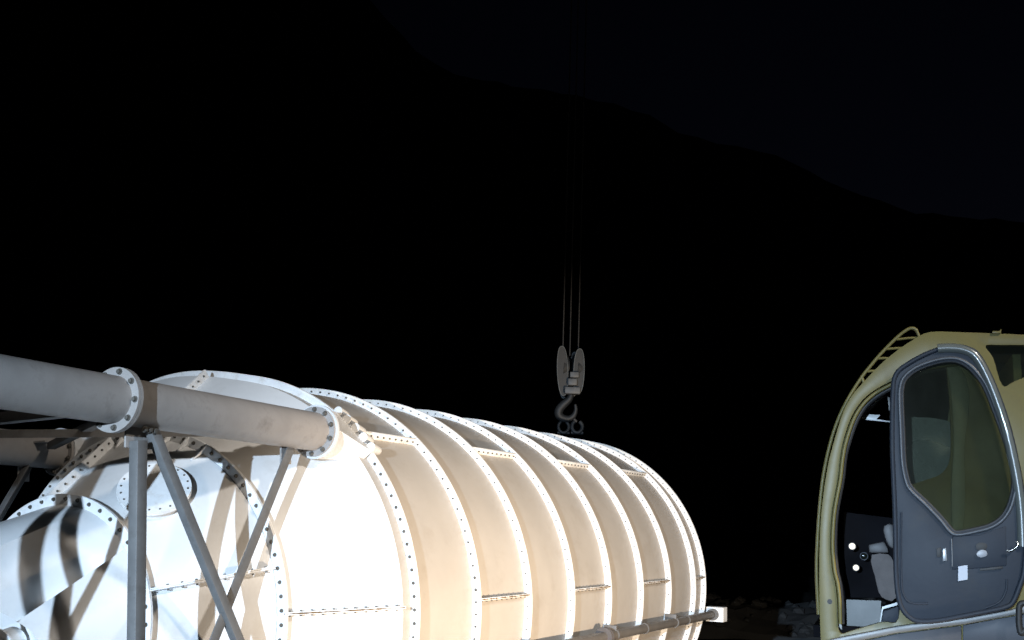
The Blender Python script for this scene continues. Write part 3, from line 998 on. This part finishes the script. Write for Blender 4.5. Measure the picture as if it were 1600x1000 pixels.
# sill and lower body
b = bmesh.new()
slab(b, [[(1284, 1003), (1312, 996), (1400, 979), (1420, 976), (1510, 966), (1580, 953), (1600, 946), (1730, 925), (1730, 938), (1600, 958), (1510, 975), (1400, 989), (1300, 1010)]],
     0.05, bev=0.004, w=-0.045, sm=0)
build('door_sill', b, mat('grey_sill_paint', (0.085, 0.09, 0.09), 0.4, var=.1, stain=(.1, .1, .09), stain_amt=.5, stain_scale=8), cab, smooth=30)
b = bmesh.new()
slab(b, [[(1300, 1012), (1400, 991), (1502, 978), (1502, 1012), (1300, 1013)]], 0.5, bev=0.004, w=-0.03, sm=0)
slab(b, [[(1505, 977.5), (1600, 960), (1730, 940), (1900, 920), (1900, 1010), (1505, 1010)]], 0.5, bev=0.004, w=-0.03, sm=0)
build('lower_panel', b, mat('blue_grey_panel', (0.026, 0.032, 0.043), 0.5, spec=0.25, var=.12, stain=(.05, .05, .05), stain_amt=.5, stain_scale=3), cab, smooth=30)
# carrier deck and wheels that carry the cab, below the frame of the photograph
b = bmesh.new()
pc = cp(1700, 1000) - NN * 0.6
box(b, Vector((pc.x + .6, pc.y, cp(1500, 1012).z - .06)), E1, NN, up, 1.5, 0.5, 0.10, .02)
build('slewing_platform', b, M_CAB, cab, smooth=30)
b = bmesh.new()
deckc = Vector((7.4 - CBASE.x, 6.4 - CBASE.y, 0))
box(b, Vector((deckc.x, deckc.y, 1.05)), XA_, YA_, up, 1.2, 3.2, .42, .03)
build('carrier_chassis', b, M_CAB, cab, smooth=30)
for (u_, w_) in ((-1.1, 2.2), (1.1, 2.2), (-1.1, -2.2), (1.1, -2.2)):
    c = Vector((deckc.x + u_, deckc.y + w_, 0.5))
    b = bmesh.new(); tube(b, c - XA_ * .15, c + XA_ * .15, .5, 48, hollow=.27); wh = build('tyre', b, M_SEAL, cab, smooth=30)
    b = bmesh.new(); tube(b, c - XA_ * .12, c + XA_ * .12, .27, 32); build('rim', b, M_CABG, wh, smooth=30)

# inside the cab: seat, console, indicators, kick plate, visor
def seatpoly(lp, w, th, bev=.02, sm=4):
    b = bmesh.new(); slab(b, [lp], th, bev=bev, w=w, sm=sm); return b
seat = build('seat', seatpoly([(1418, 700), (1485, 700), (1492, 745), (1500, 830), (1500, 900), (1470, 930), (1425, 930), (1418, 850)], .30, .42), M_SEAT, cab, smooth=40)
build('headrest', seatpoly([(1404, 656), (1440, 652), (1470, 655), (1487, 664), (1488, 700), (1478, 704), (1404, 704)], .34, .3), M_SEAT, seat, smooth=40)
build('lit_pillar_strip', seatpoly([(1482, 575), (1500, 566), (1530, 590), (1540, 610), (1520, 640), (1512, 690), (1515, 790), (1510, 840), (1492, 840), (1488, 700)], .62, .02, bev=.004),
      mat('lit_strip_paint', (0.22, 0.235, 0.17), .6, var=.12), cab, smooth=40)  # deeper pale strip for the same lit pillar band, no curtain hangs here
b = bmesh.new()
slab(b, [[(1320, 936.5), (1377, 938.5), (1376, 972), (1324, 992)]], 0.01, bev=0.001, w=0.12, sm=0)
build('kick_plate', b, M_PLATE, cab, smooth=0)
b = bmesh.new()
slab(b, [[(1309.5, 940), (1315, 940), (1315.5, 985), (1309.5, 978)]], 0.012, bev=0.002, w=0.058, sm=0)
build('metal_trim', b, mat('pale_edge_paint', (0.2, 0.215, 0.215), .4), cab, smooth=30)
b = bmesh.new()
slab(b, [[(1378, 948), (1402, 941), (1402, 946), (1380, 952), (1376, 976), (1373.5, 976)]], 0.012, bev=0.002, w=0.10, sm=0)
build('metal_trim', b, mat('pale_trim_paint', (0.5, 0.52, 0.52), .4), cab, smooth=30)
b = bmesh.new()
slab(b, [[(1379, 955), (1404, 947), (1406, 972), (1377, 976)]], 0.04, bev=0.006, w=0.13, sm=0)
tube(b, cp(1385.5, 963, .128), cp(1385.5, 963, .118), .010, 14)
build('pedal_box', b, M_CABG, cab, smooth=30)
b = bmesh.new()
slab(b, [[(1362, 867), (1388, 866), (1396, 877), (1400, 880), (1401, 934), (1384, 937), (1373, 926), (1367, 900), (1363, 888)]], 0.10, bev=0.012, w=0.26, sm=2)
build('seat_cushion', b, M_CLOTH, seat, smooth=50)
b = bmesh.new()
slab(b, [[(1357, 851), (1381, 846), (1387, 856), (1389, 864), (1358, 864)]], 0.10, bev=0.008, w=0.28, sm=0)
slab(b, [[(1381, 822), (1396, 820), (1397, 856), (1388, 852), (1382, 838)]], 0.12, bev=0.012, w=0.30, sm=2)
build('control_console', b, mat('console_grey', (.04, .038, .038), .5, var=.2), cab, smooth=40)
for (x, y, rr, glow) in ((1331.5, 853.5, .0165, 1), (1337.5, 887, .0150, 1), (1350, 869, .017, 0)):
    b = bmesh.new()
    c = cp(x, y, .20)
    tube(b, c - NN * .012, c + NN * .004, rr * 1.18, 24, hollow=rr * .98)
    bez = build('indicator_bezel', b, M_CABG, cab, smooth=30)
    b = bmesh.new()
    q = bmesh.ops.create_uvsphere(b, u_segments=20, v_segments=12, radius=rr)
    for v in q['verts']:
        v.co = v.co - NN * v.co.dot(NN) * .6 + c
    build('indicator_lamp', b, M_LAMP if glow else M_GLASS, bez, smooth=60)
b = bmesh.new()
pA = cp(1320, 795, .24)
slab(b, [[(1318, 800), (1400, 810), (1400, 934), (1318, 934)]], 0.02, bev=0.002, w=0.34, sm=0)
build('dash_panel', b, M_INNER, cab, smooth=0)
b = bmesh.new()
slab(b, [[(1347, 652), (1352, 647), (1376, 648), (1370, 655), (1392, 658), (1392, 660), (1352, 656)]], 0.01, bev=0.001, w=0.20, sm=0)
build('sun_visor', b, mat('visor_plastic', (.3, .32, .32), .4), cab, smooth=30)
b = bmesh.new()
slab(b, [[(1387, 620), (1390, 621), (1392, 640), (1389, 642)]], 0.01, bev=0.001, w=0.10, sm=0)
build('visor_hinge', b, M_PLATE, cab, smooth=30)
b = bmesh.new()
polytube(b, smooth_path([cp(x, y, .16) for x, y in [(1357, 638), (1368, 628), (1384, 619)]], 4), .003, 8)
build('sun_visor_frame', b, mat('visor_grey', (.3, .32, .32), .4), cab, smooth=30)

# ------------------------------------------------------------------ hook block hanging on its ropes
HD = 14.5
def hp(px, py, dd=0.0): return at_depth(px, py, HD) + Vector((0, dd, 0))
H0 = hp(890, 590)
hook = empty('hook_block', (H0.x, H0.y, H0.z))
tag(hook, 'dim steel crane hook block hanging on wire ropes above the white silo', 'crane hook')
def h(px, py, dd=0.0): return hp(px, py, dd) - H0
YA = Vector((0, 1, 0)); XA = Vector((1, 0, 0))
def cheek(bm, pts, dd, th):
    P = smooth_path([h(x, y, dd) for x, y in pts], 4, True)
    A = [bm.verts.new(p) for p in P]; B = [bm.verts.new(p + YA * th) for p in P]
    bm.faces.new(A); bm.faces.new(B[::-1])
    for i in range(len(P)):
        j = (i + 1) % len(P)
        bm.faces.new((A[i], B[i], B[j], A[j]))
M_RIM = mat('pale_plate_edge', (.09, .10, .105), .5, var=.3, scale=14)  # paler steel for the bead along each cheek plate outline
# the two halves of the block are turned so that one sees their sheaves nearly edge on
for (cx, yt, yb, sgn) in ((879.5, 544, 620, -1), (901.5, 548, 617, 1)):
    def oval(ox, wd, k0=0):
        pts = []
        for q in range(14):
            a_ = 2 * math.pi * q / 14
            pts.append((ox + sgn * 1.2 * math.sin(a_) + math.copysign(abs(math.cos(a_)) ** .8, math.cos(a_)) * wd, (yt + yb) / 2 - math.sin(a_) * (yb - yt) / 2))
        return pts
    for (ox, wd, dd) in ((cx + 1.6 * sgn + .2, 8.0, -.16), (cx - 2.2 * sgn - 1.5, 7.0, .14)):
        b = bmesh.new()
        cheek(b, oval(ox, wd), dd, .03)
        pl = build('cheek_plate', b, M_HOOK, hook, smooth=40)
        b = bmesh.new()
        polytube(b, smooth_path([h(x, y, dd) for x, y in oval(ox, wd)], 4, True), .008, 8, closed=True)
        build('plate_edge', b, M_RIM, pl, smooth=60)
    b = bmesh.new()
    c = h(cx, (yt + yb) / 2 - 8, .0)
    ax_ = (YA * .25 + XA * .97).normalized()
    tube(b, c - ax_ * .035, c + ax_ * .035, .17, 40)
    tube(b, c - ax_ * .06, c + ax_ * .06, .035, 20)
    build('sheave', b, M_HOOK, hook, smooth=30)
b = bmesh.new()
for (x, y, hw, hh) in ((896, 589, 7, 5), (893, 600, 7, 6), (893, 613, 12, 6)):
    c = h(x, y, -.17)
    box(b, c, XA, YA, up, hw * HD / F_PX, .07, hh * HD / F_PX * .9, .012)
build('crosshead', b, mat('pale_worn_steel', (.09, .095, .1), .5, var=.3, scale=14), hook, smooth=30)
b = bmesh.new()
hk = [(892, 618), (888, 626), (879, 634), (873, 642), (873, 650), (880, 655), (889, 655), (896, 650), (899, 641), (898, 633)]
polytube(b, smooth_path([h(x, y, -.1) for x, y in hk], 5), .04, 14, radii=[.036 + .018 * math.sin(math.pi * min(1, i / 32)) - (.02 * max(0, (i - 34) / 11)) for i in range(46)])
build('hook', b, M_HOOK, hook, smooth=60)
for (x, y) in ((879.5, 546), (890.2, 556), (903.5, 548)):
    b = bmesh.new()
    p = h(x, y)
    top = Vector((p.x + (0.02 if x > 900 else 0), p.y, p.z + 26))
    polytube(b, [p, p.lerp(top, .5), top], .0085, 8)
    build('wire_rope', b, M_ROPE, hook, smooth=60)
# two shackles with short slings hung in the hook
for (x, y, lab) in ((880, 668, 'left of two small shackles hanging from the crane hook just above the silo'),
                    (901, 668, 'right of two small shackles hanging from the crane hook, the bulkier one')):
    S0 = hp(x, y)
    sh = empty('shackle', S0)
    tag(sh, lab, 'shackle', 'shackles hanging from the crane hook')
    b = bmesh.new()
    s = HD / F_PX
    k = 1.0 if x < 890 else 1.25
    rr = 8 * s
    arc = [Vector((math.cos(R(a)) * rr, -.1 + .02 * math.sin(R(a)), math.sin(R(a)) * rr * 1.15)) for a in range(-240, 61, 20)]
    polytube(b, arc, .020 * k, 10)
    build('bow', b, M_HOOK, sh, smooth=60)
    b = bmesh.new()
    tube(b, Vector((-.075, -.1, -.045 - .03)), Vector((.075, -.1, -.045 - .03)), .018 * k, 12)
    build('pin', b, M_HOOK, sh, smooth=40)
    b = bmesh.new()
    tx = 886 if x < 890 else 893
    polytube(b, [hp(tx, 652, -.1) - S0, Vector((-.01, -.1, rr * 1.0))], .014 * k, 10)
    build('sling', b, M_ROPE, sh, smooth=60)
